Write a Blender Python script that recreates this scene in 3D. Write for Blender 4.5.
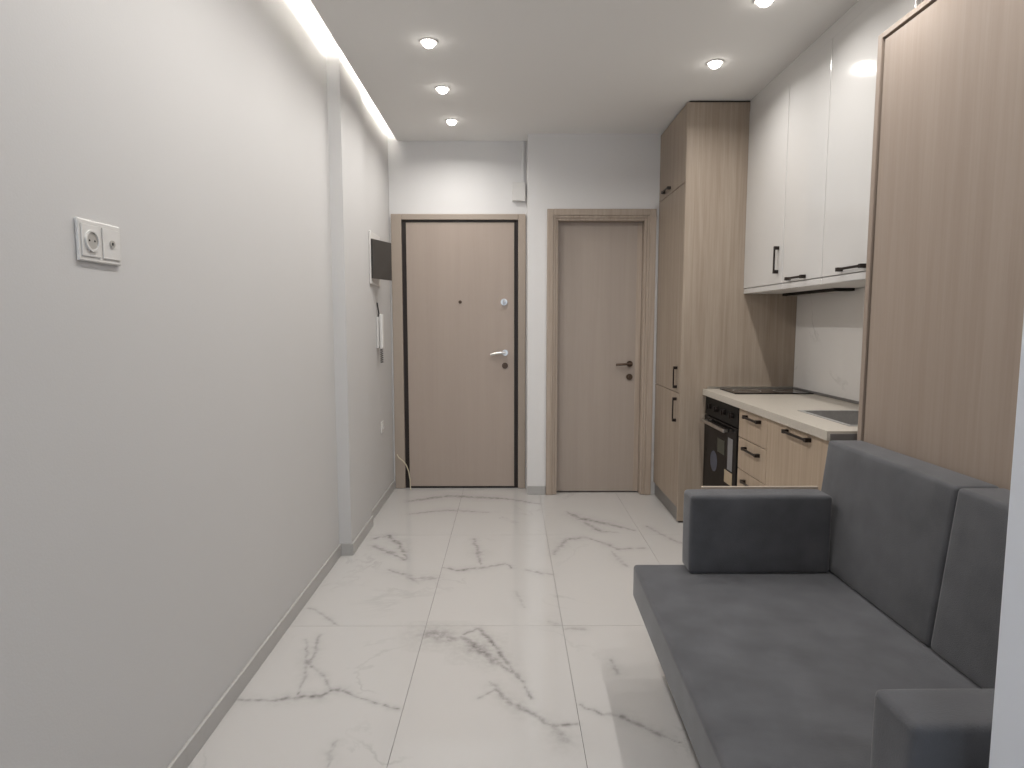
import bpy, bmesh, math, random
import numpy as np
from mathutils import Vector, Matrix

for o in list(bpy.data.objects):
    bpy.data.objects.remove(o, do_unlink=True)
SC = bpy.context.scene
C = SC.collection
random.seed(4)

# ------------------------------------------------------------------ camera
FPX = 632.0
CAM_H = 1.333
def cam_axes(vx=509.5, vy=323.0):
    y = Vector(((vx - 512) / FPX, (384 - vy) / FPX, 1.0)).normalized()
    z = Vector((0, y.z, -y.y)).normalized()
    x = z.cross(y)
    if x.x < 0: x = -x
    x.normalize()
    y = x.cross(z)
    if y.z < 0: y = -y
    return x, y, z
ax, ay, az = cam_axes()
right = Vector((ax.x, ay.x, az.x)); up = Vector((ax.y, ay.y, az.y)); fwd = Vector((ax.z, ay.z, az.z))
cam = bpy.data.cameras.new('camera')
cam.sensor_width = 36.0
cam.lens = FPX / 1024 * 36.0
cam.clip_start = 0.02
co = bpy.data.objects.new('camera', cam)
C.objects.link(co)
m = Matrix((right, up, -fwd)).transposed().to_4x4()
m.translation = (0, 0, CAM_H)
co.matrix_world = m
SC.camera = co

# ------------------------------------------------------------------ world, exposure
W = bpy.data.worlds.new('World'); SC.world = W
W.use_nodes = True
W.node_tree.nodes['Background'].inputs[0].default_value = (0.68, 0.81, 1.0, 1)
W.node_tree.nodes['Background'].inputs[1].default_value = 2.15
SC.view_settings.view_transform = 'Standard'
SC.view_settings.look = 'None'
SC.view_settings.gamma = 1.0
SC.view_settings.use_curve_mapping = False
SC.view_settings.exposure = 0.36

SPOT_W = 4.0          # watts of each recessed ceiling spot
LED_E = 34.0            # emission of the cove strip

# ------------------------------------------------------------------ helpers
def lin(c):
    return tuple(((v / 255) / 12.92 if v / 255 <= 0.04045 else ((v / 255 + 0.055) / 1.055) ** 2.4) for v in c)

MATS = {}
def mat(name, col, rough=0.5, metal=0.0, spec=0.5, coat=0.0, coat_rough=0.05, sheen=0.0, bump=None, var=None, emit=None):
    """principled material with procedural colour variation var=(scale, amount) and bump=(scale, strength)"""
    mt = bpy.data.materials.new(name); mt.use_nodes = True
    nt = mt.node_tree; b = nt.nodes['Principled BSDF']
    b.inputs['Base Color'].default_value = (*col, 1)
    b.inputs['Roughness'].default_value = rough
    b.inputs['Metallic'].default_value = metal
    b.inputs['Specular IOR Level'].default_value = spec
    b.inputs['Coat Weight'].default_value = coat
    b.inputs['Coat Roughness'].default_value = coat_rough
    if sheen:
        b.inputs['Sheen Weight'].default_value = sheen
        b.inputs['Sheen Roughness'].default_value = 0.4
    tc = nt.nodes.new('ShaderNodeTexCoord')
    if var:
        n = nt.nodes.new('ShaderNodeTexNoise'); n.inputs['Scale'].default_value = var[0]; n.inputs['Detail'].default_value = 4
        nt.links.new(tc.outputs['Object'], n.inputs['Vector'])
        r = nt.nodes.new('ShaderNodeValToRGB')
        a = var[1]
        r.color_ramp.elements[0].position = 0.3; r.color_ramp.elements[1].position = 0.7
        r.color_ramp.elements[0].color = (*[max(0, v * (1 - a)) for v in col], 1)
        r.color_ramp.elements[1].color = (*[min(1, v * (1 + a)) for v in col], 1)
        nt.links.new(n.outputs['Fac'], r.inputs['Fac']); nt.links.new(r.outputs['Color'], b.inputs['Base Color'])
    if bump:
        n = nt.nodes.new('ShaderNodeTexNoise'); n.inputs['Scale'].default_value = bump[0]; n.inputs['Detail'].default_value = 3
        nt.links.new(tc.outputs['Object'], n.inputs['Vector'])
        bp = nt.nodes.new('ShaderNodeBump'); bp.inputs['Strength'].default_value = bump[1]; bp.inputs['Distance'].default_value = 0.01
        nt.links.new(n.outputs['Fac'], bp.inputs['Height']); nt.links.new(bp.outputs['Normal'], b.inputs['Normal'])
    if emit:
        b.inputs['Emission Color'].default_value = (*emit[0], 1); b.inputs['Emission Strength'].default_value = emit[1]
    MATS[name] = mt
    return mt

def wood(name, dark, light, rough=0.5, sx=34.0, sz=1.1):
    """vertical grain: stretched noise, two octaves"""
    mt = bpy.data.materials.new(name); mt.use_nodes = True
    nt = mt.node_tree; b = nt.nodes['Principled BSDF']; L = nt.links
    b.inputs['Roughness'].default_value = rough
    b.inputs['Specular IOR Level'].default_value = 0.35
    tc = nt.nodes.new('ShaderNodeTexCoord')
    mp = nt.nodes.new('ShaderNodeMapping'); mp.inputs['Scale'].default_value = (sx, sx, sz)
    L.new(tc.outputs['Object'], mp.inputs['Vector'])
    n1 = nt.nodes.new('ShaderNodeTexNoise'); n1.inputs['Scale'].default_value = 1.0; n1.inputs['Detail'].default_value = 6; n1.inputs['Roughness'].default_value = 0.62
    n1.inputs['Distortion'].default_value = 0.4
    L.new(mp.outputs[0], n1.inputs['Vector'])
    mp2 = nt.nodes.new('ShaderNodeMapping'); mp2.inputs['Scale'].default_value = (sx * 5, sx * 5, sz * 5)
    L.new(tc.outputs['Object'], mp2.inputs['Vector'])
    n2 = nt.nodes.new('ShaderNodeTexNoise'); n2.inputs['Scale'].default_value = 1.0; n2.inputs['Detail'].default_value = 3
    L.new(mp2.outputs[0], n2.inputs['Vector'])
    mx = nt.nodes.new('ShaderNodeMath'); mx.operation = 'MULTIPLY_ADD'; mx.inputs[1].default_value = 0.35
    L.new(n2.outputs['Fac'], mx.inputs[0]); L.new(n1.outputs['Fac'], mx.inputs[2])
    r = nt.nodes.new('ShaderNodeValToRGB')
    r.color_ramp.elements[0].position = 0.45; r.color_ramp.elements[1].position = 0.9
    r.color_ramp.elements[0].color = (*dark, 1); r.color_ramp.elements[1].color = (*light, 1)
    L.new(mx.outputs[0], r.inputs['Fac']); L.new(r.outputs['Color'], b.inputs['Base Color'])
    bp = nt.nodes.new('ShaderNodeBump'); bp.inputs['Strength'].default_value = 0.08; bp.inputs['Distance'].default_value = 0.003
    L.new(mx.outputs[0], bp.inputs['Height']); L.new(bp.outputs['Normal'], b.inputs['Normal'])
    MATS[name] = mt
    return mt

def marble(name, base, vein, rough, use_attr, faint=0.35, spec=0.5):
    mt = bpy.data.materials.new(name); mt.use_nodes = True
    nt = mt.node_tree; b = nt.nodes['Principled BSDF']; L = nt.links
    b.inputs['Roughness'].default_value = rough
    b.inputs['Specular IOR Level'].default_value = spec
    geo = nt.nodes.new('ShaderNodeNewGeometry')
    # faint soft cloudiness
    n = nt.nodes.new('ShaderNodeTexNoise'); n.inputs['Scale'].default_value = 1.7; n.inputs['Detail'].default_value = 5; n.inputs['Distortion'].default_value = 1.2
    L.new(geo.outputs['Position'], n.inputs['Vector'])
    # thin faint veins: noise iso-line
    n2 = nt.nodes.new('ShaderNodeTexNoise'); n2.inputs['Scale'].default_value = 1.25; n2.inputs['Detail'].default_value = 7; n2.inputs['Roughness'].default_value = 0.55; n2.inputs['Distortion'].default_value = 0.6
    mp = nt.nodes.new('ShaderNodeMapping'); mp.inputs['Location'].default_value = (3.7, 1.2, 5.1)
    L.new(geo.outputs['Position'], mp.inputs['Vector']); L.new(mp.outputs[0], n2.inputs['Vector'])
    s = nt.nodes.new('ShaderNodeMath'); s.operation = 'SUBTRACT'; s.inputs[1].default_value = 0.5; L.new(n2.outputs['Fac'], s.inputs[0])
    a = nt.nodes.new('ShaderNodeMath'); a.operation = 'ABSOLUTE'; L.new(s.outputs[0], a.inputs[0])
    mr = nt.nodes.new('ShaderNodeMapRange'); mr.inputs[1].default_value = 0.0; mr.inputs[2].default_value = 0.012; mr.inputs[3].default_value = 1.0; mr.inputs[4].default_value = 0.0
    L.new(a.outputs[0], mr.inputs[0])
    gate = nt.nodes.new('ShaderNodeMapRange'); gate.inputs[1].default_value = 0.5; gate.inputs[2].default_value = 0.68; gate.inputs[3].default_value = 0; gate.inputs[4].default_value = faint
    L.new(n.outputs['Fac'], gate.inputs[0])
    fm = nt.nodes.new('ShaderNodeMath'); fm.operation = 'MULTIPLY'; L.new(mr.outputs[0], fm.inputs[0]); L.new(gate.outputs[0], fm.inputs[1])
    fac = fm
    if use_attr:
        at = nt.nodes.new('ShaderNodeAttribute'); at.attribute_name = 'vein'
        # break the veins up with fine noise
        n3 = nt.nodes.new('ShaderNodeTexNoise'); n3.inputs['Scale'].default_value = 38; n3.inputs['Detail'].default_value = 4
        L.new(geo.outputs['Position'], n3.inputs['Vector'])
        m3 = nt.nodes.new('ShaderNodeMapRange'); m3.inputs[1].default_value = 0.3; m3.inputs[2].default_value = 0.62; m3.inputs[3].default_value = 0.25; m3.inputs[4].default_value = 1.0
        L.new(n3.outputs['Fac'], m3.inputs[0])
        am = nt.nodes.new('ShaderNodeMath'); am.operation = 'MULTIPLY'; L.new(at.outputs['Fac'], am.inputs[0]); L.new(m3.outputs[0], am.inputs[1])
        mxx = nt.nodes.new('ShaderNodeMath'); mxx.operation = 'MAXIMUM'; L.new(am.outputs[0], mxx.inputs[0]); L.new(fm.outputs[0], mxx.inputs[1])
        fac = mxx
    mix = nt.nodes.new('ShaderNodeMix'); mix.data_type = 'RGBA'
    mix.inputs['A'].default_value = (*base, 1); mix.inputs['B'].default_value = (*vein, 1)
    L.new(fac.outputs[0], mix.inputs['Factor'])
    L.new(mix.outputs['Result'], b.inputs['Base Color'])
    MATS[name] = mt
    return mt

class MB:
    """mesh builder: collects shapes given in world coordinates"""
    def __init__(self): self.bm = bmesh.new()
    def _merge(self, b):
        me = bpy.data.meshes.new('t'); b.to_mesh(me); b.free()
        self.bm.from_mesh(me); bpy.data.meshes.remove(me)
    def box(self, x0, x1, y0, y1, z0, z1, bev=0.0, seg=2):
        b = bmesh.new()
        bmesh.ops.create_cube(b, size=1.0)
        for v in b.verts:
            v.co = ((x0 + x1) / 2 + v.co.x * (x1 - x0), (y0 + y1) / 2 + v.co.y * (y1 - y0), (z0 + z1) / 2 + v.co.z * (z1 - z0))
        if bev: bmesh.ops.bevel(b, geom=b.edges[:], offset=bev, segments=seg, affect='EDGES', profile=0.5)
        self._merge(b); return self
    def cyl(self, p0, p1, r0, r1=None, n=20, cap=True):
        r1 = r0 if r1 is None else r1
        p0 = Vector(p0); p1 = Vector(p1); d = p1 - p0
        b = bmesh.new()
        bmesh.ops.create_cone(b, cap_ends=cap, segments=n, radius1=r0, radius2=r1, depth=d.length)
        q = Vector((0, 0, 1)).rotation_difference(d.normalized()).to_matrix().to_4x4()
        q.translation = (p0 + p1) / 2
        bmesh.ops.transform(b, matrix=q, verts=b.verts)
        self._merge(b); return self
    def tube(self, pts, r, n=8):
        pts = [Vector(p) for p in pts]
        rings = []
        b = self.bm
        ref = Vector((0.3, 0.2, 1)).normalized()
        for i, p in enumerate(pts):
            t = (pts[min(i + 1, len(pts) - 1)] - pts[max(i - 1, 0)]).normalized()
            u = t.cross(ref)
            if u.length < 1e-3: u = t.cross(Vector((1, 0, 0)))
            u.normalize(); w = t.cross(u)
            rings.append([b.verts.new(p + (u * math.cos(a) + w * math.sin(a)) * r) for a in [2 * math.pi * k / n for k in range(n)]])
        for i in range(len(rings) - 1):
            for k in range(n):
                b.faces.new((rings[i][k], rings[i][(k + 1) % n], rings[i + 1][(k + 1) % n], rings[i + 1][k]))
        b.faces.new(rings[0][::-1]); b.faces.new(rings[-1]); return self
    def ring(self, c, r0, r1, z0, z1, n=32, axis='z'):
        """annulus, axis z"""
        b = self.bm; V = []
        for (r, z) in ((r0, z0), (r1, z0), (r1, z1), (r0, z1)):
            row = []
            for k in range(n):
                a = 2 * math.pi * k / n
                d = (r * math.cos(a), r * math.sin(a), z)
                if axis == 'x': d = (d[2], d[0], d[1])
                if axis == 'y': d = (d[0], d[2], d[1])
                row.append(b.verts.new((c[0] + d[0], c[1] + d[1], c[2] + d[2])))
            V.append(row)
        for i in range(4):
            for k in range(n):
                b.faces.new((V[i][k], V[i][(k + 1) % n], V[(i + 1) % 4][(k + 1) % n], V[(i + 1) % 4][k]))
        return self
    def prism(self, poly, z0, z1):
        b = self.bm
        lo = [b.verts.new((x, y, z0)) for x, y in poly]; hi = [b.verts.new((x, y, z1)) for x, y in poly]
        n = len(poly)
        b.faces.new(lo[::-1]); b.faces.new(hi)
        for i in range(n): b.faces.new((lo[i], lo[(i + 1) % n], hi[(i + 1) % n], hi[i]))
        return self
    def cushion(self, x0, x1, y0, y1, z0, z1, r=0.03, bulge=(0, 0, 0), nseg=14, warp=None):
        lo = Vector((x0, y0, z0)); hi = Vector((x1, y1, z1)); c = (lo + hi) / 2; h = (hi - lo) / 2
        def ticks(a, b):
            t = [a + r * (1 - math.cos(k / 5 * math.pi / 2)) * 1.0 for k in range(5)]
            mid = [a + r + (b - a - 2 * r) * k / nseg for k in range(nseg + 1)]
            return t + mid + [b - (v - a) for v in reversed(t)]
        T = [ticks(lo[i], hi[i]) for i in range(3)]
        b = bmesh.new()
        for ax_ in range(3):
            u, w = [i for i in range(3) if i != ax_]
            for side in (lo[ax_], hi[ax_]):
                g = []
                for tu in T[u]:
                    row = []
                    for tw in T[w]:
                        p = [0, 0, 0]; p[ax_] = side; p[u] = tu; p[w] = tw
                        row.append(b.verts.new(p))
                    g.append(row)
                for i in range(len(g) - 1):
                    for j in range(len(g[0]) - 1):
                        f = (g[i][j], g[i + 1][j], g[i + 1][j + 1], g[i][j + 1])
                        b.faces.new(f)
        bmesh.ops.remove_doubles(b, verts=b.verts, dist=1e-5)
        bmesh.ops.recalc_face_normals(b, faces=b.faces)
        for v in b.verts:
            p = v.co
            inner = Vector([min(max(p[i], lo[i] + r), hi[i] - r) for i in range(3)])
            d = p - inner
            if d.length > 1e-9: p = inner + d.normalized() * r
            q = Vector([(p[i] - c[i]) / h[i] for i in range(3)])
            k = [1 - min(1, abs(q[i])) ** 4 for i in range(3)]
            p = p + Vector((bulge[0] * q.x * k[1] * k[2], bulge[1] * q.y * k[0] * k[2], bulge[2] * q.z * k[0] * k[1]))
            if warp: p = warp(p)
            v.co = p
        self._merge(b); return self
    def build(self, name, material, parent=None, smooth=None, origin=None):
        o_ = origin
        if o_ is None: o_ = ROOT.get(parent.name, Vector((0, 0, 0))) if parent else Vector((0, 0, 0))
        bmesh.ops.recalc_face_normals(self.bm, faces=self.bm.faces)
        bmesh.ops.translate(self.bm, verts=self.bm.verts, vec=-Vector(o_))
        me = bpy.data.meshes.new(name); self.bm.to_mesh(me); self.bm.free()
        me.materials.append(MATS[material])
        ob = bpy.data.objects.new(name, me); C.objects.link(ob)
        if smooth:
            for p in me.polygons: p.use_smooth = True
            try:
                me.set_sharp_from_angle(angle=math.radians(smooth))
            except Exception: pass
        if parent:
            ob.parent = parent; ROOT[ob.name] = Vector(o_)
        else:
            ob.location = o_
        return ob
ROOT = {}
def tag(o, label, cat, group=None, kind=None):
    if label: o['label'] = label
    if cat: o['category'] = cat
    if group: o['group'] = group
    if kind: o['kind'] = kind
    return o
def thing(name, label, cat, loc, group=None, kind=None):
    o = bpy.data.objects.new(name, None); C.objects.link(o)
    o.empty_display_size = 0.05
    o.location = loc; ROOT[o.name] = Vector(loc)
    return tag(o, label, cat, group, kind)
def B(name, material, parent, x0, x1, y0, y1, z0, z1, bev=0.0015, seg=1):
    return MB().box(x0, x1, y0, y1, z0, z1, bev, seg).build(name, material, parent)

# ------------------------------------------------------------------ materials
mat('wall_paint', (0.74, 0.73, 0.72), 0.7, spec=0.25, bump=(220, 0.05), var=(0.8, 0.012))
mat('wallpaper', (0.585, 0.575, 0.565), 0.6, spec=0.3, bump=(160, 0.04), var=(1.1, 0.012))
mat('ceiling_paint', (0.82, 0.81, 0.79), 0.8, spec=0.2, var=(0.7, 0.01))
mat('partition_daylit', (0.66, 0.69, 0.745), 0.6, spec=0.3, var=(0.8, 0.012))  # white wall with the bluish window daylight mixed into its colour
marble('floor_marble', (0.51, 0.495, 0.48), (0.165, 0.158, 0.15), 0.065, True, 0.22, spec=0.5)
marble('wall_marble', (0.76, 0.74, 0.72), (0.40, 0.38, 0.36), 0.12, False, 0.6)
marble('skirting_marble', (0.43, 0.42, 0.405), (0.33, 0.32, 0.305), 0.35, False, 0.4)
mat('grout', (0.50, 0.48, 0.46), 0.9, var=(40, 0.08))
wood('oak', lin((149, 134, 119)), lin((172, 158, 143)))
wood('oak_front', lin((166, 147, 127)), lin((185, 167, 147)), sx=40)
wood('bed_oak', lin((147, 132, 120)), lin((158, 144, 132)), sx=30, sz=0.9)
wood('door_laminate', lin((167, 153, 142)), lin((171, 157, 146)), rough=0.5, sx=18, sz=0.7)
wood('door_oak', lin((158, 143, 129)), lin((182, 168, 154)), sx=40)
wood('door_leaf_brown', lin((163, 151, 141)), lin((169, 157, 147)), sx=16, sz=0.6)
mat('frame_greige', lin((166, 153, 140)), 0.5, var=(3, 0.02))
mat('gasket_dark', lin((36, 26, 22)), 0.5, var=(20, 0.1))
mat('steel', (0.62, 0.60, 0.57), 0.28, metal=1.0, var=(30, 0.05))
mat('brushed_sink', (0.34, 0.33, 0.32), 0.4, metal=0.0, var=(60, 0.06))
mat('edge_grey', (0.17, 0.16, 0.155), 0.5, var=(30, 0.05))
mat('bronze', lin((88, 72, 60)), 0.4, metal=0.6, var=(30, 0.06))
mat('black_metal', lin((36, 28, 24)), 0.4, metal=0.3, var=(40, 0.08))
mat('black_glass', (0.010, 0.009, 0.009), 0.10, spec=0.10, var=(8, 0.1))
mat('black_enamel', (0.014, 0.013, 0.012), 0.45, spec=0.10, var=(12, 0.1))
mat('white_gloss', (0.63, 0.62, 0.605), 0.10, spec=0.5, coat=0.6, coat_rough=0.03, var=(2, 0.005))
mat('white_carcass', (0.72, 0.70, 0.67), 0.4, var=(3, 0.01))
mat('white_plastic', (0.68, 0.665, 0.64), 0.35, var=(12, 0.015))
mat('grey_plastic', (0.42, 0.40, 0.37), 0.5, var=(12, 0.03))
mat('smoked_plastic', lin((58, 56, 54)), 0.3, var=(10, 0.06))
mat('counter_top', lin((190, 183, 172)), 0.35, var=(90, 0.05))
mat('plinth_metal', (0.22, 0.21, 0.20), 0.35, metal=0.5, var=(20, 0.05))
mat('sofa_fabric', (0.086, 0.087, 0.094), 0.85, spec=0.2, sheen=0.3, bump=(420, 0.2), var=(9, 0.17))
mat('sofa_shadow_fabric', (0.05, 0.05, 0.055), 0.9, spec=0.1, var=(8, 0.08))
mat('paper_white', (0.22, 0.215, 0.22), 0.6, var=(30, 0.04))
mat('paper_cream', lin((176, 158, 132)), 0.6, var=(30, 0.06))
mat('sticker_blue', lin((74, 78, 92)), 0.4, var=(60, 0.25))
mat('sticker_green', lin((62, 64, 54)), 0.4, var=(60, 0.25))
mat('cable_cream', lin((205, 195, 170)), 0.5, var=(30, 0.03))
mat('cable_black', lin((38, 36, 36)), 0.5, var=(30, 0.05))
mat('lens', (0.9, 0.9, 0.88), 0.4, emit=((1.0, 0.95, 0.88), 14.0))
mat('led', (0.9, 0.9, 0.88), 0.4, emit=((1.0, 0.97, 0.92), LED_E))
mat('concrete', (0.6, 0.59, 0.57), 0.9, var=(3, 0.05))
mat('window_white', (0.75, 0.75, 0.76), 0.4, var=(4, 0.01))
def glass_mat():
    mt = bpy.data.materials.new('window_glass'); mt.use_nodes = True
    nt = mt.node_tree; nt.nodes.remove(nt.nodes['Principled BSDF'])
    out = [n for n in nt.nodes if n.type == 'OUTPUT_MATERIAL'][0]
    t = nt.nodes.new('ShaderNodeBsdfTransparent'); g = nt.nodes.new('ShaderNodeBsdfGlossy'); g.inputs['Roughness'].default_value = 0.02
    f = nt.nodes.new('ShaderNodeFresnel'); f.inputs[0].default_value = 1.45
    mx = nt.nodes.new('ShaderNodeMixShader')
    nt.links.new(f.outputs[0], mx.inputs[0]); nt.links.new(t.outputs[0], mx.inputs[1]); nt.links.new(g.outputs[0], mx.inputs[2])
    nt.links.new(mx.outputs[0], out.inputs[0]); MATS['window_glass'] = mt
glass_mat()

# ------------------------------------------------------------------ room shell
XL, XP, XL2 = -0.982, -0.912, -0.938      # left wall, pillar face, wall behind the pillar
YP0, YP1 = 3.545, 4.075                   # pillar extent
XR = 1.874                                # right wall
YA, YB, XC = 5.030, 4.835, 0.138          # entrance wall, bathroom wall, corner between
ZC, ZS = 2.728, 2.86                      # dropped ceiling, slab above
YK = -2.6                                 # wall behind the camera
XE = -0.865                               # edge of the dropped ceiling (light cove)

tag(MB().prism([(XL - .12, YK), (XL, YK), (XL, YP0), (XP, YP0), (XP, YP1), (XL2, YP1), (XL2, YA), (XL2, YA + .12), (XL - .12, YA + .12)], 0, ZS).build('wall_left', 'wallpaper'),
    'long pale grey wall with a shallow pillar step on the left', 'wall', kind='structure')
# back walls with door openings (boxes around the openings)
D1 = (-0.922, 0.127, 2.176)    # outer frame of the entrance door: x0, x1, top
D2 = (0.282, 1.098, 2.180)
w = MB()
w.box(XL2 + .001, D1[0] + .02, YA, YA + .12, 0, ZS); w.box(D1[0] + .02, D1[1] - .02, YA, YA + .12, D1[2] - .02, ZS); w.box(D1[1] - .02, XC, YA, YA + .12, 0, ZS)
tag(w.build('wall_back', 'wall_paint'), 'white wall above and around the entrance door', 'wall', kind='structure')
w = MB()
w.box(XC, D2[0] + .02, YB, YA + .12, 0, ZS); w.box(D2[0] + .02, D2[1] - .02, YB, YB + .16, D2[2] - .02, ZS); w.box(D2[1] - .02, XR + .1, YB, YB + .16, 0, ZS)
w.box(D2[0] + .02, D2[1] - .02, YB + .155, YB + .17, 0, D2[2])
tag(w.build('wall_back_right', 'wall_paint'), 'white wall around the narrow interior door, stepped forward', 'wall', kind='structure')
tag(MB().box(XR, XR + .12, YK, YB, 0, ZS).build('wall_right', 'wall_paint'), 'right wall behind the kitchen units and wall bed', 'wall', kind='structure')
w = MB()
WX0, WX1, WZ0, WZ1 = -0.55, 1.45, 0.25, 2.35
w.box(XL - .12, WX0, YK - .15, YK, 0, ZS); w.box(WX1, XR + .12, YK - .15, YK, 0, ZS); w.box(WX0, WX1, YK - .15, YK, 0, WZ0); w.box(WX0, WX1, YK - .15, YK, WZ1, ZS)
tag(w.build('wall_front', 'wall_paint'), 'wall with the window behind the viewer', 'wall', kind='structure')
win = thing('window_1', 'white framed two pane window behind the viewer', 'window', ((WX0 + WX1) / 2, YK - .07, WZ0), kind='structure')
f = MB(); y0, y1 = YK - .11, YK - .04
for (a, b_, c, d) in ((WX0, WX0 + .06, WZ0, WZ1), (WX1 - .06, WX1, WZ0, WZ1), (WX0 + .06, WX1 - .06, WZ0, WZ0 + .06), (WX0 + .06, WX1 - .06, WZ1 - .06, WZ1), (.42, .48, WZ0 + .06, WZ1 - .06)):
    f.box(a, b_, y0, y1, c, d, .004)
f.build('window_frame', 'window_white', win)
for a, b_ in ((WX0 + .06, .42), (.48, WX1 - .06)): B('pane', 'window_glass', win, a, b_, YK - .078, YK - .072, WZ0 + .06, WZ1 - .06, 0)
# partition beside the sofa, nearest the camera
PX, PY0, PY1 = 0.712, 0.775, 0.880
tag(MB().box(PX, XR - .001, PY0, PY1, 0, ZC, .004, 2).build('wall_partition', 'partition_daylit'), 'white partition wall end at the near right beside sofa', 'wall', kind='structure')

# ceiling: dropped board with a light cove along the left wall, slab above
tag(MB().box(XE, XR, YK, YA, ZC, ZC + .03).build('ceiling', 'ceiling_paint'), 'smooth white dropped ceiling with recessed spots', 'ceiling', kind='structure')
tag(MB().box(XL - .12, XR + .12, YK - .15, YA + .12, ZS, ZS + .1).build('ceiling_slab', 'ceiling_paint'), 'slab above the light cove along left wall', 'ceiling', kind='structure')
led = thing('cove_light', 'continuous white light strip hidden in ceiling cove along left wall', 'light strip', (XE + .06, 1.2, ZC + .032))
B('light_strip', 'led', led, XE + .055, XE + .068, YK + .1, YA - .04, ZC + .034, ZC + .046, 0)
B('channel', 'white_plastic', led, XE + .069, XE + .075, YK + .1, YA - .04, ZC + .032, ZC + .05, 0)

# ------------------------------------------------------------------ floor: screed + individual marble tiles
VEINS = [
 (.006, .8, [(-0.962,2.137),(-0.854,2.127),(-0.765,2.143),(-0.684,2.159),(-0.646,2.192),(-0.605,2.185),(-0.517,2.135),(-0.443,2.097),(-0.387,2.073)]),
 (.006, .6, [(-0.861,2.562),(-0.801,2.393),(-0.757,2.159)]),
 (.005, .6, [(-0.816,2.599),(-0.784,2.373),(-0.710,2.279),(-0.656,2.208)]),
 (.005, .55, [(-0.945,2.864),(-0.847,2.782),(-0.758,2.680)]),
 (.030, .55, [(-0.371,2.60),(-0.327,2.606),(-0.247,2.560)]),
 (.008, .8, [(-0.201,2.605),(-0.135,2.653),(-0.085,2.559),(-0.039,2.451),(-0.006,2.370),(0.024,2.294),(0.062,2.206),(0.080,2.139)]),
 (.020, .8, [(-0.200,2.582),(-0.126,2.472),(-0.038,2.370),(0.014,2.294)]),
 (.008, .7, [(-0.110,2.140),(-0.054,2.189),(0.004,2.108),(0.076,2.047),(0.144,1.975),(0.225,1.989)]),
 (.008, .55, [(-0.075,2.241),(-0.045,2.189)]),
 (.014, .55, [(0.145,1.989),(0.174,1.908)]),
 (.006, .75, [(0.245,2.092),(0.313,2.046),(0.383,2.031),(0.437,1.982),(0.487,1.933),(0.554,1.894)]),
 (.006, .5, [(0.405,2.388),(0.414,2.293)]),
 (.012, .4, [(0.172,2.726),(0.204,2.69)]),
 (.008, .55, [(0.249,2.651),(0.319,2.651)]),
 (.010, .75, [(-0.835,3.821),(-0.762,3.870),(-0.670,3.726),(-0.580,3.466)]),
 (.012, .7, [(-0.823,3.690),(-0.670,3.549),(-0.595,3.466)]),
 (.012, .5, [(-0.656,3.312),(-0.529,3.239),(-0.472,3.136)]),
 (.012, .5, [(-0.496,3.204),(-0.384,3.203)]),
 (.008, .7, [(-0.36,3.348),(-0.282,3.310),(-0.154,3.347),(-0.023,3.400),(0.012,3.347)]),
 (.010, .6, [(-0.224,3.819),(-0.192,3.633),(-0.156,3.385)]),
 (.007, .5, [(0.092,3.309),(0.228,3.250)]),
 (.014, .7, [(0.404,4.372),(0.481,4.224),(0.614,4.131),(0.813,3.966)]),
 (.014, .6, [(0.507,4.131),(0.587,3.946),(0.688,3.936)]),
 (.012, .55, [(0.252,3.545),(0.352,3.797),(0.472,3.836),(0.587,3.721),(0.636,3.630),(0.797,3.647)]),
 (.010, .4, [(0.598,3.586),(0.646,3.344)]),
 (.016, .7, [(-0.750,4.645),(-0.485,4.790),(-0.032,4.714),(0.220,4.571)]),
 (.008, .35, [(0.032,3.037),(0.068,2.860)]),
 (.007, .5, [(-0.550,1.789),(-0.561,1.873),(-0.552,1.916)]),
 (.012, .45, [(-0.70,4.32),(-0.45,4.42),(-0.15,4.36)]),
 (.009, .5, [(0.90,4.05),(1.0,3.80),(1.12,3.62)]),
]
SEG = []
rng = random.Random(7)
for wd, st, pts in VEINS:
    fine = []
    for (x0, y0), (x1, y1) in zip(pts[:-1], pts[1:]):
        n = max(2, int(math.hypot(x1 - x0, y1 - y0) / 0.025))
        for k in range(n): fine.append((x0 + (x1 - x0) * k / n, y0 + (y1 - y0) * k / n))
    fine.append(pts[-1])
    j = [(x + rng.uniform(-.005, .005), y + rng.uniform(-.006, .006)) for x, y in fine]
    for i, (a, b_) in enumerate(zip(j[:-1], j[1:])):
        t = i / max(1, len(j) - 1)
        ww = wd * 1.35 * (0.4 + 0.85 * rng.random()) * (0.6 + 0.8 * math.sin(math.pi * min(1, t + .1)))
        SEG.append((*a, *b_, ww, min(1.0, 1.25 * st * (0.6 + 0.4 * rng.random()))))
SEG = np.array(SEG)
def vein_value(P):
    out = np.zeros(len(P))
    for x0, y0, x1, y1, ww, st in SEG:
        sel = (P[:, 0] > min(x0, x1) - .12) & (P[:, 0] < max(x0, x1) + .12) & (P[:, 1] > min(y0, y1) - .12) & (P[:, 1] < max(y0, y1) + .12)
        if not sel.any(): continue
        q = P[sel]; d = np.array((x1 - x0, y1 - y0)); L2 = d @ d + 1e-12
        t = np.clip(((q - (x0, y0)) @ d) / L2, 0, 1)
        r = np.hypot(q[:, 0] - x0 - t * d[0], q[:, 1] - y0 - t * d[1])
        v = st * (0.75 * np.exp(-(r / (ww * 0.8)) ** 2) + 0.25 * np.exp(-(r / (ww * 3.2)) ** 2))
        out[sel] = np.maximum(out[sel], v)
    return out

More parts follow.
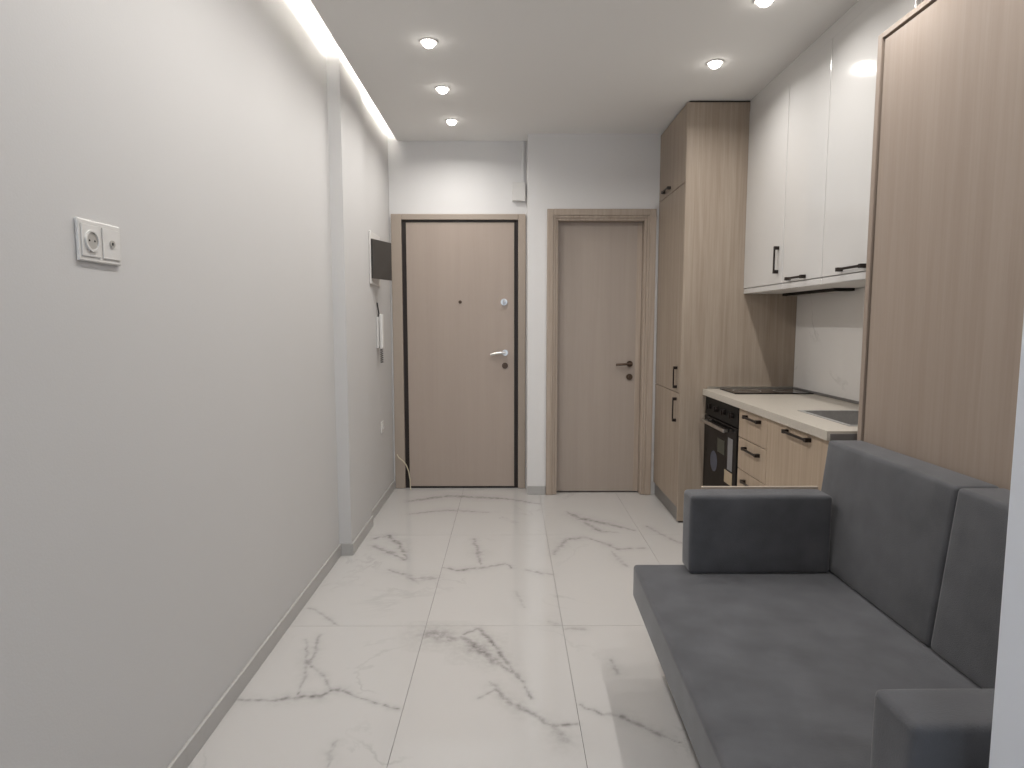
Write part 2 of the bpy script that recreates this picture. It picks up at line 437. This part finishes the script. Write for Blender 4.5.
floor = tag(MB().box(XL, XR, YK, YA + .1, -.12, -.011).build('floor', 'grout'), 'polished white marble tile floor with grey veins', 'floor', kind='structure')
GX = [XL + .001, -0.370, 0.234, 0.836, 1.438, XR - .001]
GY = [YK + .001, -2.122, -0.922, 0.278, 1.478, 2.680, 3.884, YA + .02]
G = 0.0008
for i in range(len(GX) - 1):
    for j in range(len(GY) - 1):
        x0, x1, y0, y1 = GX[i] + G, GX[i + 1] - G, GY[j] + G, GY[j + 1] - G
        if j == len(GY) - 2 and x0 > XC - .7: y1 = min(y1, YA + .02)
        seen = (i <= 3 and j >= 4)
        st = 0.0065 if seen else 0.4
        nx = max(1, int((x1 - x0) / st)); ny = max(1, int((y1 - y0) / st))
        xs = np.linspace(x0, x1, nx + 1); ys = np.linspace(y0, y1, ny + 1)
        X, Y = np.meshgrid(xs, ys, indexing='ij')
        P = np.stack([X.ravel(), Y.ravel()], 1)
        nv = len(P)
        bev = np.zeros((nx + 1, ny + 1))
        top = np.concatenate([P, np.zeros((nv, 1))], 1)
        low = np.array([(x0, y0, -.0105), (x1, y0, -.0105), (x1, y1, -.0105), (x0, y1, -.0105)])
        idx = np.arange(nv).reshape(nx + 1, ny + 1)
        quads = np.stack([idx[:-1, :-1].ravel(), idx[1:, :-1].ravel(), idx[1:, 1:].ravel(), idx[:-1, 1:].ravel()], 1)
        faces = quads.tolist()
        b0 = nv
        faces.append(list(idx[::-1, 0]) + [b0, b0 + 1]); faces.append(list(idx[-1, ::-1]) + [b0 + 1, b0 + 2])
        faces.append(list(idx[:, -1]) + [b0 + 2, b0 + 3]); faces.append(list(idx[0, :]) + [b0 + 3, b0])
        me = bpy.data.meshes.new('floor_tile')
        me.from_pydata(np.concatenate([top, low]).tolist(), [], faces)
        at = me.attributes.new('vein', 'FLOAT', 'POINT')
        vv = np.zeros(nv + 4)
        if seen: vv[:nv] = vein_value(P)
        at.data.foreach_set('value', vv.astype(np.float32))
        me.materials.append(MATS['floor_marble'])
        t = bpy.data.objects.new('floor_tile', me); C.objects.link(t); t.parent = floor

# skirting
BH, BT = 0.068, 0.012
s = MB()
for (x, y0, y1) in ((XL, PY1 - 2.4, YP0), (XP, YP0 - BT, YP1 - .001), (XL2, YP1, YA - .022)):
    s.box(x + .0005, x + BT, y0, y1, .0005, BH, .002)
s.box(XL + BT, XP + .0005, YP0 - BT, YP0 - .0005, .0005, BH, .002)
tag(s.build('baseboard_left', 'skirting_marble'), 'low grey marble skirting along the left wall', 'baseboard', kind='structure')
tag(MB().box(XC + .001, D2[0] - .002, YB - BT, YB - .0005, .0005, BH, .002).build('baseboard_back', 'skirting_marble'), 'short skirting piece between the two doors', 'baseboard', kind='structure')

# ------------------------------------------------------------------ entrance door
d1 = thing('door_1', 'beige armoured entrance door with dark edge gap and steel lever', 'door', ((D1[0] + D1[1]) / 2, YA, 0), kind='structure')
f = MB(); fy0, fy1 = YA - .02, YA + .10
f.box(D1[0], -.842, fy0, fy1, 0.001, D1[2], .004); f.box(.068, D1[1], fy0, fy1, 0.001, D1[2], .004); f.box(-.842, .068, fy0, fy1, 2.132, D1[2], .004)
f.build('door_frame', 'frame_greige', d1)
g = MB()
g.box(-.8415, -.806, YA + .0, YA + .08, .002, 2.1315); g.box(.038, .0675, YA + .0, YA + .08, .002, 2.1315); g.box(-.812, .046, YA + .0, YA + .08, 2.112, 2.1315); g.box(-.812, .046, YA - .004, YA + .08, .002, .016)
g.build('gasket', 'gasket_dark', d1)
B('leak_backing', 'gasket_dark', d1, -.95, .13, YA + .1205, YA + .135, 0, 2.2, 0)  # unseen backing added to stop outside light leaking past the leaf
leaf = B('door_leaf', 'door_laminate', d1, -.806, .037, YA - .014, YA + .05, .018, 2.110, .003, 2)
f = MB(); f.box(-.8060, -.8005, YA - .017, YA - .003, .018, 2.11, .001); f.box(.0315, .0370, YA - .017, YA - .003, .018, 2.11, .001); f.box(-.8005, .0315, YA - .017, YA - .003, 2.1045, 2.11, .001)
f.build('leaf_edge', 'frame_greige', leaf)
yf = YA - .014
h = MB(); h.cyl((-.036, yf, 1.098), (-.036, yf - .010, 1.098), .024, n=24); h.cyl((-.036, yf - .008, 1.098), (-.036, yf - .045, 1.098), .010)
h.tube([(-.030, yf - .045, 1.098), (-.06, yf - .047, 1.099), (-.10, yf - .047, 1.095), (-.148, yf - .043, 1.084)], .0115, 12)
h.build('lever_handle', 'steel', leaf, smooth=40)
h = MB(); h.cyl((-.036, yf, .996), (-.036, yf - .009, .996), .024, n=24); h.cyl((-.036, yf - .009, .996), (-.036, yf - .014, .996), .011, n=16)
h.build('key_rosette', 'bronze', leaf, smooth=40)
h = MB(); h.cyl((-.043, yf, 1.497), (-.043, yf - .012, 1.497), .026, n=24); h.cyl((-.043, yf - .012, 1.497), (-.043, yf - .034, 1.497), .016, .013, n=20); h.box(-.048, -.038, yf - .046, yf - .030, 1.479, 1.515, .003)
h.build('thumb_turn', 'steel', leaf, smooth=40)
h = MB(); h.ring((-.388, yf - .004, 1.497), .006, .013, -.004, .004, 24, 'y'); h.cyl((-.388, yf - .001, 1.497), (-.388, yf - .004, 1.497), .0065, n=16)
h.build('peephole', 'bronze', leaf, smooth=40)

# ------------------------------------------------------------------ interior door
d2 = thing('door_2', 'narrow brown interior door with stepped oak casing', 'door', ((D2[0] + D2[1]) / 2, YB, 0), kind='structure')
f = MB()
def casing(f, a, b_, zt, wdt, y0, y1):
    f.box(a, a + wdt, y0, y1, .001, zt, .003); f.box(b_ - wdt, b_, y0, y1, .001, zt, .003); f.box(a + wdt, b_ - wdt, y0, y1, zt - wdt, zt, .003)
casing(f, D2[0], D2[1], D2[2], .046, YB - .026, YB - .0005)
f.build('outer_casing', 'door_oak', d2)
f = MB(); casing(f, D2[0] + .046, D2[1] - .046, D2[2] - .046, .018, YB - .019, YB + .03)
f.build('inner_casing', 'door_oak', d2)
f = MB(); casing(f, D2[0] + .064, D2[1] - .064, D2[2] - .064, .020, YB - .010, YB + .11)
f.build('door_jamb', 'door_oak', d2)
lx0, lx1 = D2[0] + .085, D2[1] - .085
leaf = B('door_leaf', 'door_leaf_brown', d2, lx0 - .008, lx1 + .008, YB + .056, YB + .095, .010, D2[2] - .0845, .002)
f = MB(); f.box(lx1 - .040, lx1 - .002, YB + .0525, YB + .0562, .012, D2[2] - .09, .001)
f.build('edge_strip', 'door_oak', leaf)
yf = YB + .0525
h = MB(); h.cyl((.930, yf + .004, 1.018), (.930, yf - .009, 1.018), .024, n=24); h.cyl((.930, yf - .008, 1.018), (.930, yf - .044, 1.018), .009)
h.tube([(.935, yf - .044, 1.018), (.90, yf - .046, 1.018), (.86, yf - .046, 1.016), (.818, yf - .044, 1.014)], .0095, 12)
h.build('lever_handle', 'bronze', leaf, smooth=40)
h = MB(); h.cyl((.930, yf + .004, .917), (.930, yf - .009, .917), .024, n=24); h.cyl((.930, yf - .009, .917), (.930, yf - .018, .917), .010, n=16)
h.build('privacy_knob', 'bronze', leaf, smooth=40)

# ------------------------------------------------------------------ tall oak cabinet
def bow_handle(parent, p0, p1, out, material='black_metal'):
    """flat bow pull: bar between two square feet; out = direction away from the door"""
    p0 = Vector(p0); p1 = Vector(p1); out = Vector(out); d = (p1 - p0).normalized()
    b = MB()
    side = d.cross(out).normalized()
    def obox(c, a, b_, c_):
        t = bmesh.new(); bmesh.ops.create_cube(t, size=1.0)
        mm = Matrix((d * a, side * b_, out * c_)).transposed().to_4x4(); mm.translation = c
        bmesh.ops.transform(t, matrix=mm, verts=t.verts)
        bmesh.ops.bevel(t, geom=t.edges[:], offset=.0012, segments=1, affect='EDGES')
        b._merge(t)
    for p in (p0, p1): obox(p + out * .0135, .019, .018, .027)
    mid = (p0 + p1) / 2; L = (p1 - p0).length
    obox(mid + out * .024, L - .015, .011, .008)
    return b.build('handle', material, parent)

TX, TY0, TY1, TT = 1.121, 4.123, YB - .002, 2.716
tc = thing('tall_cabinet', 'tall oak veneer cabinet reaching the ceiling beside the kitchen', 'cabinet', ((TX + XR) / 2, (TY0 + TY1) / 2, 0))
b = MB(); b.box(TX + .022, XR - .002, TY0 + .019, TY1, .10, TT - .002)
b.build('carcass', 'white_carcass', tc)
B('side_panel', 'oak', tc, TX + .001, XR - .002, TY0, TY0 + .018, .012, TT)
B('plinth', 'plinth_metal', tc, TX + .012, TX + .030, TY0 + .019, TY1, .001, .0995)
B('side_foot', 'gasket_dark', tc, TX + .012, XR - .01, TY0 + .003, TY0 + .017, .0005, .0115)
B('shadow_gap', 'gasket_dark', tc, TX + .015, XR - .01, TY0 + .006, TY1, TT + .0005, ZC - .001)
for z0, z1, hh in ((.102, .868, ((4.212, .826), (4.212, .682))), (.872, 2.226, ((4.212, 1.035), (4.212, .908))), (2.230, TT - .001, ((4.50, 2.268), (4.66, 2.268)))):
    d = B('cabinet_door', 'oak', tc, TX, TX + .020, TY0 + .020, TY1 - .002, z0, z1, .0015)
    bow_handle(d, (TX, hh[0][0], hh[0][1]), (TX, hh[1][0], hh[1][1]), (-1, 0, 0))

# ------------------------------------------------------------------ base units, left to right along the right wall
FX = 1.288        # plane of the fronts
KY1, KY0 = TY0 - .003, 2.492
Y_OV, Y_DR = 3.505, 3.115
ZB = 0.864
# oven
ov = thing('built_in_oven', 'black built-in oven with steel bar handle under the hob', 'oven', ((FX + XR) / 2, (KY1 + Y_OV) / 2, 0))
B('housing', 'black_enamel', ov, FX + .022, XR - .02, Y_OV + .012, KY1 - .006, .10, ZB - .002)
B('side_strip', 'black_enamel', ov, FX + .004, FX + .0215, Y_OV + .002, Y_OV + .012, .10, ZB - .002)
B('control_panel', 'black_enamel', ov, FX, FX + .021, Y_OV + .014, KY1 - .006, .742, ZB - .003, .002)
for k in range(4):
    y = Y_OV + .10 + k * .135
    kb = MB(); kb.cyl((FX - .0005, y, .802), (FX - .018, y, .802), .018, .016, n=20); kb.box(FX - .026, FX - .017, y - .004, y + .004, .787, .817, .0015)
    kb.build('knob', 'black_metal', ov, smooth=40)
od = B('oven_door', 'black_glass', ov, FX - .004, FX + .021, Y_OV + .014, KY1 - .006, .190, .736, .003)
h = MB()
for y in (Y_OV + .16, KY1 - .07): h.box(FX - .032, FX - .0045, y - .008, y + .008, .694, .710, .002)
h.box(FX - .042, FX - .030, Y_OV + .13, KY1 - .04, .694, .716, .004)
h.build('handle', 'steel', od)
B('door_label', 'paper_white', od, FX - .0052, FX - .0042, Y_OV + .075, Y_OV + .155, .475, .665, 0)
B('door_tag', 'paper_cream', od, FX - .0054, FX - .0042, Y_OV + .07, Y_OV + .20, .39, .465, 0)
h = MB(); h.cyl((FX - .0042, Y_OV + .40, .47), (FX - .0053, Y_OV + .40, .47), .065, n=24); h.build('round_sticker', 'sticker_blue', od)
B('energy_sticker', 'sticker_green', od, FX - .0053, FX - .0042, Y_OV + .21, Y_OV + .34, .545, .63, 0)
B('bottom_vent', 'black_enamel', ov, FX + .004, FX + .0215, Y_OV + .014, KY1 - .006, .102, .186)
# drawers
dr = thing('drawer_unit', 'oak veneer drawer unit with three drawers right of oven', 'drawer unit', ((FX + XR) / 2, (Y_OV + Y_DR) / 2, 0))
B('carcass', 'white_carcass', dr, FX + .020, XR - .02, Y_DR + .002, Y_OV - .001, .10, ZB - .002)
for z0, z1, hz in ((.700, .860, .826), (.522, .696, .652), (.104, .518, .470)):
    d = B('drawer', 'oak_front', dr, FX, FX + .019, Y_DR + .002, Y_OV - .001, z0, z1, .0015)
    bow_handle(d, (FX, 3.205, hz), (FX, 3.385, hz), (-1, 0, 0))
# sink cabinet
sk = thing('sink_cabinet', 'oak veneer base cabinet with one wide door under the sink', 'cabinet', ((FX + XR) / 2, (KY0 + Y_DR) / 2, 0))
B('carcass', 'white_carcass', sk, FX + .020, XR - .02, KY0 + .018, Y_DR, .10, .70)
B('end_panel', 'oak_front', sk, FX + .001, XR - .02, KY0, KY0 + .016, .012, ZB - .002)
d = B('cabinet_door', 'oak_front', sk, FX, FX + .019, KY0 + .018, Y_DR - .0015, .104, .860, .0015)
bow_handle(d, (FX, 2.665, .834), (FX, 2.885, .834), (-1, 0, 0))
tag(MB().box(FX + .05, FX + .066, KY0 + .018, KY1 - .004, .0005, .0985, .001).build('kitchen_plinth', 'plinth_metal'), 'grey recessed plinth board under kitchen base units', 'plinth')
# worktop with a cut-out for the sink
SX0, SX1, SY0, SY1 = 1.43, 1.79, 2.62, 3.07
CTX = 1.268
t = MB(); z0, z1 = ZB + .001, .903
for (a, b_, c, d) in ((CTX, SX0, KY0 - .004, KY1), (SX1, XR - .014, KY0 - .004, KY1), (SX0, SX1, KY0 - .004, SY0), (SX0, SX1, SY1, KY1)): t.box(a, b_, c, d, z0, z1)
wt = tag(t.build('worktop', 'counter_top'), 'light speckled kitchen worktop with hob and sink', 'worktop')
B('unlit_end_strip', 'edge_grey', wt, CTX + .012, XR - .014, KY0 - .0085, KY0 - .0045, z0, z1 - .010, .001)  # dark strip stands in for the unlit near end face of the worktop
s_ = thing('kitchen_sink', 'inset grey sink in the near end of worktop', 'sink', ((SX0 + SX1) / 2, (SY0 + SY1) / 2, z1))
b = MB(); i_ = .004
for (a, b_, c, d) in ((SX0 - .012, SX0 + .008, SY0 - .012, SY1 + .012), (SX1 - .008, SX1 + .012, SY0 - .012, SY1 + .012), (SX0 + .008, SX1 - .008, SY0 - .012, SY0 + .008), (SX0 + .008, SX1 - .008, SY1 - .008, SY1 + .012)):
    b.box(a, b_, c, d, z1 + .0005, z1 + .003, .001)
b.build('rim', 'brushed_sink', s_)
b = MB()
b.box(SX0 + .003, SX0 + .008, SY0 + .003, SY1 - .003, .735, z1 + .0004); b.box(SX1 - .008, SX1 - .003, SY0 + .003, SY1 - .003, .735, z1 + .0004)
b.box(SX0 + .008, SX1 - .008, SY0 + .003, SY0 + .008, .735, z1 + .0004); b.box(SX0 + .008, SX1 - .008, SY1 - .008, SY1 - .003, .735, z1 + .0004)
b.box(SX0 + .003, SX1 - .003, SY0 + .003, SY1 - .003, .730, .735)
b.build('basin', 'brushed_sink', s_)
b = MB(); b.ring(((SX0 + SX1) / 2, (SY0 + SY1) / 2, .737), .018, .042, -.0015, .0015, 28); b.build('drain', 'steel', s_)
B('upstand', 'steel', wt, CTX + .03, XR - .014, KY1 - .010, KY1 - .001, z1 + .0005, z1 + .014, .001)
B('upstand', 'edge_grey', wt, XR - .024, XR - .0125, KY0, KY1 - .011, z1 + .0005, z1 + .014, .001)
# hob
hb = thing('induction_hob', 'flat black glass cooking hob on the worktop', 'hob', (1.60, 3.94, z1))
B('glass_plate', 'black_glass', hb, 1.365, 1.845, 3.80, 4.080, z1 + .0005, z1 + .007, .002)
for (x, y, r) in ((1.49, 3.94, .085), (1.73, 3.94, .07)):
    MB().ring((x, y, z1 + .0074), r - .003, r, -.0003, .0003, 36).build('zone_ring', 'grey_plastic', hb)
# backsplash
tag(MB().box(XR - .012, XR - .001, KY0 - .004, KY1, ZB + .001, 1.517, .001).build('backsplash', 'wall_marble'), 'white veined marble backsplash between worktop and wall cabinets', 'backsplash')
so = thing('wall_socket', 'small white socket on the backsplash above sink', 'socket', (XR - .012, 2.93, 1.17))
B('plate', 'white_plastic', so, XR - .021, XR - .0125, 2.89, 2.97, 1.21 - .08, 1.21, .002)
MB().ring((XR - .0213, 2.93, 1.17), .006, .022, -.0015, .0015, 24, 'x').build('socket_well', 'grey_plastic', so)

# ------------------------------------------------------------------ wall cabinets
UX, UZ0, UZ1 = 1.512, 1.520, 2.660
for i, (y0, y1, lab) in enumerate(((3.542, KY1, 'gloss white wall cabinet next to tall oak cabinet, vertical black handle'), (3.093, 3.540, 'gloss white wall cabinet, middle of the three above worktop'), (2.470, 3.091, 'gloss white wall cabinet next to the wall bed panel'))):
    u = thing('wall_cabinet', lab, 'cabinet', ((UX + XR) / 2, (y0 + y1) / 2, UZ0), group='white wall cabinets above the worktop')
    B('carcass', 'white_carcass', u, UX + .020, XR - .002, y0 + .001, y1 - .001, UZ0, UZ1)
    B('bottom_rail', 'white_gloss', u, UX + .002, UX + .0195, y0 + .001, y1 - .001, UZ0, 1.551)
    d = B('cabinet_door', 'white_gloss', u, UX, UX + .0195, y0 + .0015, y1 - .0015, 1.554, UZ1, .0015)
    if i == 0: bow_handle(d, (UX, 3.600, 1.752), (UX, 3.600, 1.620), (-1, 0, 0))
    if i == 1: bow_handle(d, (UX, 3.440, 1.570), (UX, 3.265, 1.570), (-1, 0, 0))
    if i == 2: bow_handle(d, (UX, 2.905, 1.575), (UX, 2.715, 1.575), (-1, 0, 0))
tag(MB().box(UX + .003, UX + .022, 2.470, KY1, UZ1 + .0015, ZC - .001, .001).build('cabinet_filler', 'white_gloss'), 'white filler strip between wall cabinets and ceiling', 'filler strip')
hd = thing('cooker_hood', 'slim dark hood set under the wall cabinets above hob', 'hood', (1.79, 3.73, UZ0))
B('hood_body', 'black_enamel', hd, 1.735, 1.845, 3.40, 4.05, UZ0 - .016, UZ0 - .0005, .002)
for k in range(2): B('grease_filter', 'steel', hd, 1.752, 1.828, 3.43 + k * .31, 3.43 + k * .31 + .28, UZ0 - .019, UZ0 - .0162, .001)

# ------------------------------------------------------------------ wall bed cabinet
BX, BY1, BY0, BT_ = 1.362, 2.434, PY1 + .002, 2.385
wb = thing('wall_bed_cabinet', 'large oak veneer fold-down wall bed front behind the sofa', 'wall bed', ((BX + XR) / 2, (BY0 + BY1) / 2, 0))
B('side_board', 'bed_oak', wb, BX - .004, XR - .002, BY1 - .026, BY1, .001, BT_)
B('side_board', 'bed_oak', wb, BX - .004, XR - .002, BY0, BY0 + .026, .001, BT_)
B('top_board', 'bed_oak', wb, BX - .004, XR - .002, BY0 + .0265, BY1 - .0265, BT_ - .020, BT_)
B('gap_lining', 'gasket_dark', wb, BX + .012, BX + .02, BY0 + .0265, BY1 - .0265, .05, BT_ - .0205)
B('bed_front', 'bed_oak', wb, BX, BX + .0115, BY0 + .038, BY1 - .040, .09, BT_ - .029, .001)
B('kick_board', 'bed_oak', wb, BX + .02, BX + .036, BY0 + .0265, BY1 - .0265, .001, .08)
B('back_board', 'white_carcass', wb, XR - .012, XR - .0025, BY0 + .0265, BY1 - .0265, .001, BT_ - .0205)

# ------------------------------------------------------------------ sofa
SZ = .42
SY0_, SY1_ = .905, 2.330
sf = thing('sofa', 'grey velvet sofa with low box arms in front of wall bed', 'sofa', (.9, 1.62, 0))
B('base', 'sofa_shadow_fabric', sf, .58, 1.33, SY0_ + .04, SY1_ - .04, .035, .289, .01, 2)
for (x, y) in ((.62, SY0_ + .09), (.62, SY1_ - .09), (1.28, SY0_ + .09), (1.28, SY1_ - .09)):
    MB().cyl((x, y, 0.0005), (x, y, .034), .018, .022, n=16).build('leg', 'black_metal', sf, smooth=40)
skew = lambda p: Vector((p.x + (.008 - .026 * (2.3 - p.y)) * max(0, min(1, (.9 - p.x) / .44)), p.y, p.z))
MB().cushion(.462, 1.345, SY0_, SY1_, .29, SZ, .014, (0, 0, .003), 24, skew).build('seat_cushion', 'sofa_fabric', sf, smooth=60)
B('side_board', 'frame_greige', sf, .725, 1.165, SY1_ + .001, SY1_ + .012, .30, .719, .002)
def arm(y0, y1, x0, zt):
    MB().cushion(x0, 1.166, y0, y1, SZ + .003, zt, .013, (.003, .003, .003), 12).build('armrest', 'sofa_fabric', sf, smooth=60)
arm(2.222, 2.328, .655, .712); arm(.948, 1.064, .645, .690)
for y0, y1 in ((1.069, 1.688), (1.692, 2.392)):
    sl = lambda p: Vector((p.x + (p.z - SZ) * .11 * max(0, min(1, (1.352 - p.x) / .18)), p.y, p.z))
    MB().cushion(1.172, 1.352, y0, y1, SZ + .004, .886, .014, (.004, .002, .003), 18, sl).build('back_cushion', 'sofa_fabric', sf, smooth=60)

# ------------------------------------------------------------------ things on the left wall
def socket_well(parent, x, y, z, r=.021):
    MB().ring((x, y, z), r * .80, r, 0, .004, 28, 'x').build('socket_ring', 'white_plastic', parent)
    w_ = MB(); w_.cyl((x + .0002, y, z), (x + .0012, y, z), r * .79, n=28)
    wl = w_.build('socket_well', 'grey_plastic', parent)
    for dy in (-.0095, .0095): MB().cyl((x + .0012, y + dy, z), (x + .0018, y + dy, z), .0025, n=10).build('pin_hole', 'black_enamel', wl)
o = thing('double_wall_socket', 'white double wall socket plate on the near left wall', 'socket', (XL, 1.546, 1.522))
B('plate', 'white_plastic', o, XL + .0005, XL + .009, 1.456, 1.612, 1.475, 1.571, .003, 2)
for y0, y1 in ((1.463, 1.530), (1.538, 1.605)): B('insert', 'white_plastic', o, XL + .0092, XL + .0115, y0, y1, 1.486, 1.560, .0015)
socket_well(o, XL + .0116, 1.497, 1.523, .025)
MB().ring((XL + .0116, 1.572, 1.524), .0045, .009, 0, .003, 20, 'x').build('aerial_ring', 'grey_plastic', o)
MB().cyl((XL + .0116, 1.572, 1.524), (XL + .0126, 1.572, 1.524), .0046, n=14).build('aerial_hole', 'black_enamel', o)
# fuse box with a smoked door standing ajar
fb = thing('fuse_box', 'white fuse box with dark smoked door ajar beside entrance door', 'fuse box', (XL2, 4.44, 1.60))
B('frame', 'white_plastic', fb, XL2 + .0005, XL2 + .012, 4.285, 4.60, 1.595, 1.945, .003, 2)
B('breaker_strip', 'grey_plastic', fb, XL2 + .0122, XL2 + .020, 4.33, 4.555, 1.72, 1.80, .001)
for k in range(8): B('breaker', 'black_enamel', fb, XL2 + .0202, XL2 + .027, 4.342 + k * .026, 4.342 + k * .026 + .014, 1.745, 1.775, .001)
b = MB(); b.box(0, .010, 0, .262, 0, .262, .003, 2)
ang = -math.atan2(.082, .25)
bmesh.ops.transform(b.bm, matrix=Matrix.Translation((XL2 + .0135, 4.292, 1.632)) @ Matrix.Rotation(ang, 4, 'Z'), verts=b.bm.verts)
b.build('smoked_door', 'smoked_plastic', fb)
# intercom handset
ic = thing('intercom_handset', 'slim white intercom handset with black cord on the left wall', 'intercom', (XL2, 4.52, 1.15))
B('base', 'white_plastic', ic, XL2 + .0005, XL2 + .016, 4.475, 4.560, 1.155, 1.375, .004, 2)
hs = MB().cushion(XL2 + .020, XL2 + .046, 4.470, 4.520, 1.150, 1.395, .010, (0, 0, 0), 6).build('handset', 'white_plastic', ic, smooth=60)
for z in (1.175, 1.34): B('ear_cup', 'white_plastic', hs, XL2 + .0165, XL2 + .0198, 4.474, 4.516, z, z + .03, .001)
h = MB(); h.tube([(XL2 + .03 + .010 * math.cos(k * .9), 4.495 + .010 * math.sin(k * .9), 1.15 - k * .0022) for k in range(46)], .0028, 6)
h.build('coiled_cord', 'cable_black', ic, smooth=60)
h = MB(); h.tube([(XL2 + .008, 4.50, 1.376), (XL2 + .014, 4.50, 1.40), (XL2 + .010, 4.492, 1.44), (XL2 + .004, 4.50, 1.475)], .005, 8)
h.build('supply_cable', 'cable_black', ic, smooth=60)
# low socket near the entrance
o = thing('low_wall_socket', 'small white wall socket low on left wall near entrance door', 'socket', (XL2, 4.585, .575))
B('plate', 'white_plastic', o, XL2 + .0005, XL2 + .010, 4.545, 4.625, .535, .615, .003, 2)
socket_well(o, XL2 + .0102, 4.585, .575)
# loose cable hanging at the hinge side of the entrance door
c = MB(); c.tube([(-.900, 4.985, .285), (-.885, 4.972, .262), (-.850, 4.965, .238), (-.825, 4.962, .205), (-.806, 4.965, .150), (-.798, 4.975, .08), (-.795, 4.970, .02), (-.788, 4.950, .005)], .0045, 8)
tag(c.build('loose_cable', 'cable_cream', smooth=60), 'thin cream cable hanging at lower left of entrance door', 'cable')
# junction box high up in the corner beside the entrance door
jb = thing('junction_box', 'small white box on the wall above entrance door corner', 'junction box', (.07, YA, 2.27))
B('box_body', 'white_plastic', jb, .022, .122, YA - .045, YA - .0005, 2.272, 2.410, .003, 2)
B('conduit', 'wall_paint', jb, .092, .114, YA - .018, YA - .0005, 2.4105, ZC - .001, .003, 2)

# ------------------------------------------------------------------ recessed ceiling spots
def spot(x, y, lab, seen):
    s = thing('ceiling_spot', lab, 'ceiling light', (x, y, ZC), group='recessed ceiling spots')
    MB().ring((x, y, ZC - .0025), .034, .045, -.0025, .0022, 36).build('trim_ring', 'white_plastic', s, smooth=40)
    dome = MB(); t = bmesh.new(); bmesh.ops.create_uvsphere(t, u_segments=24, v_segments=12, radius=.0335)
    bmesh.ops.bisect_plane(t, geom=t.verts[:] + t.edges[:] + t.faces[:], plane_co=(0, 0, 0), plane_no=(0, 0, 1), clear_outer=True)
    bmesh.ops.transform(t, matrix=Matrix.Translation((x, y, ZC - .001)) @ Matrix.Diagonal((1, 1, .85, 1)), verts=t.verts); dome._merge(t)
    dome.build('lens', 'lens', s, smooth=60)
    l = bpy.data.lights.new('spot_lamp', 'AREA'); l.shape = 'DISK'; l.size = .064; l.spread = math.radians(158); l.energy = SPOT_W; l.color = (1.0, .97, .935)
    lo = bpy.data.objects.new('spot_lamp', l); C.objects.link(lo); lo.parent = s; lo.location = (0, 0, -.034)
for x, y, lab in ((-.400, 4.535, 'small ceiling spot nearest the entrance door'), (-.400, 3.930, 'middle ceiling spot of the three in left row'), (-.402, 3.300, 'ceiling spot farthest from entrance door in left row'),
                  (1.107, 3.548, 'ceiling spot in front of the tall oak cabinet'), (1.107, 2.880, 'ceiling spot cut by the top edge, above kitchen side')):
    spot(x, y, lab, True)
for x, y, lab in ((-.40, 2.66, 'left row spot, fourth from the entrance door'), (-.40, 2.03, 'left row spot, fifth from the entrance door'), (-.40, 1.40, 'left row spot, sixth from the entrance door'), (-.40, .10, 'left row spot above the viewer'), (1.107, 2.21, 'right row spot above the far end of sofa'), (1.107, 1.45, 'right row spot above the near end of sofa'), (.3, -1.2, 'spot behind the viewer')):
    spot(x, y, lab, False)
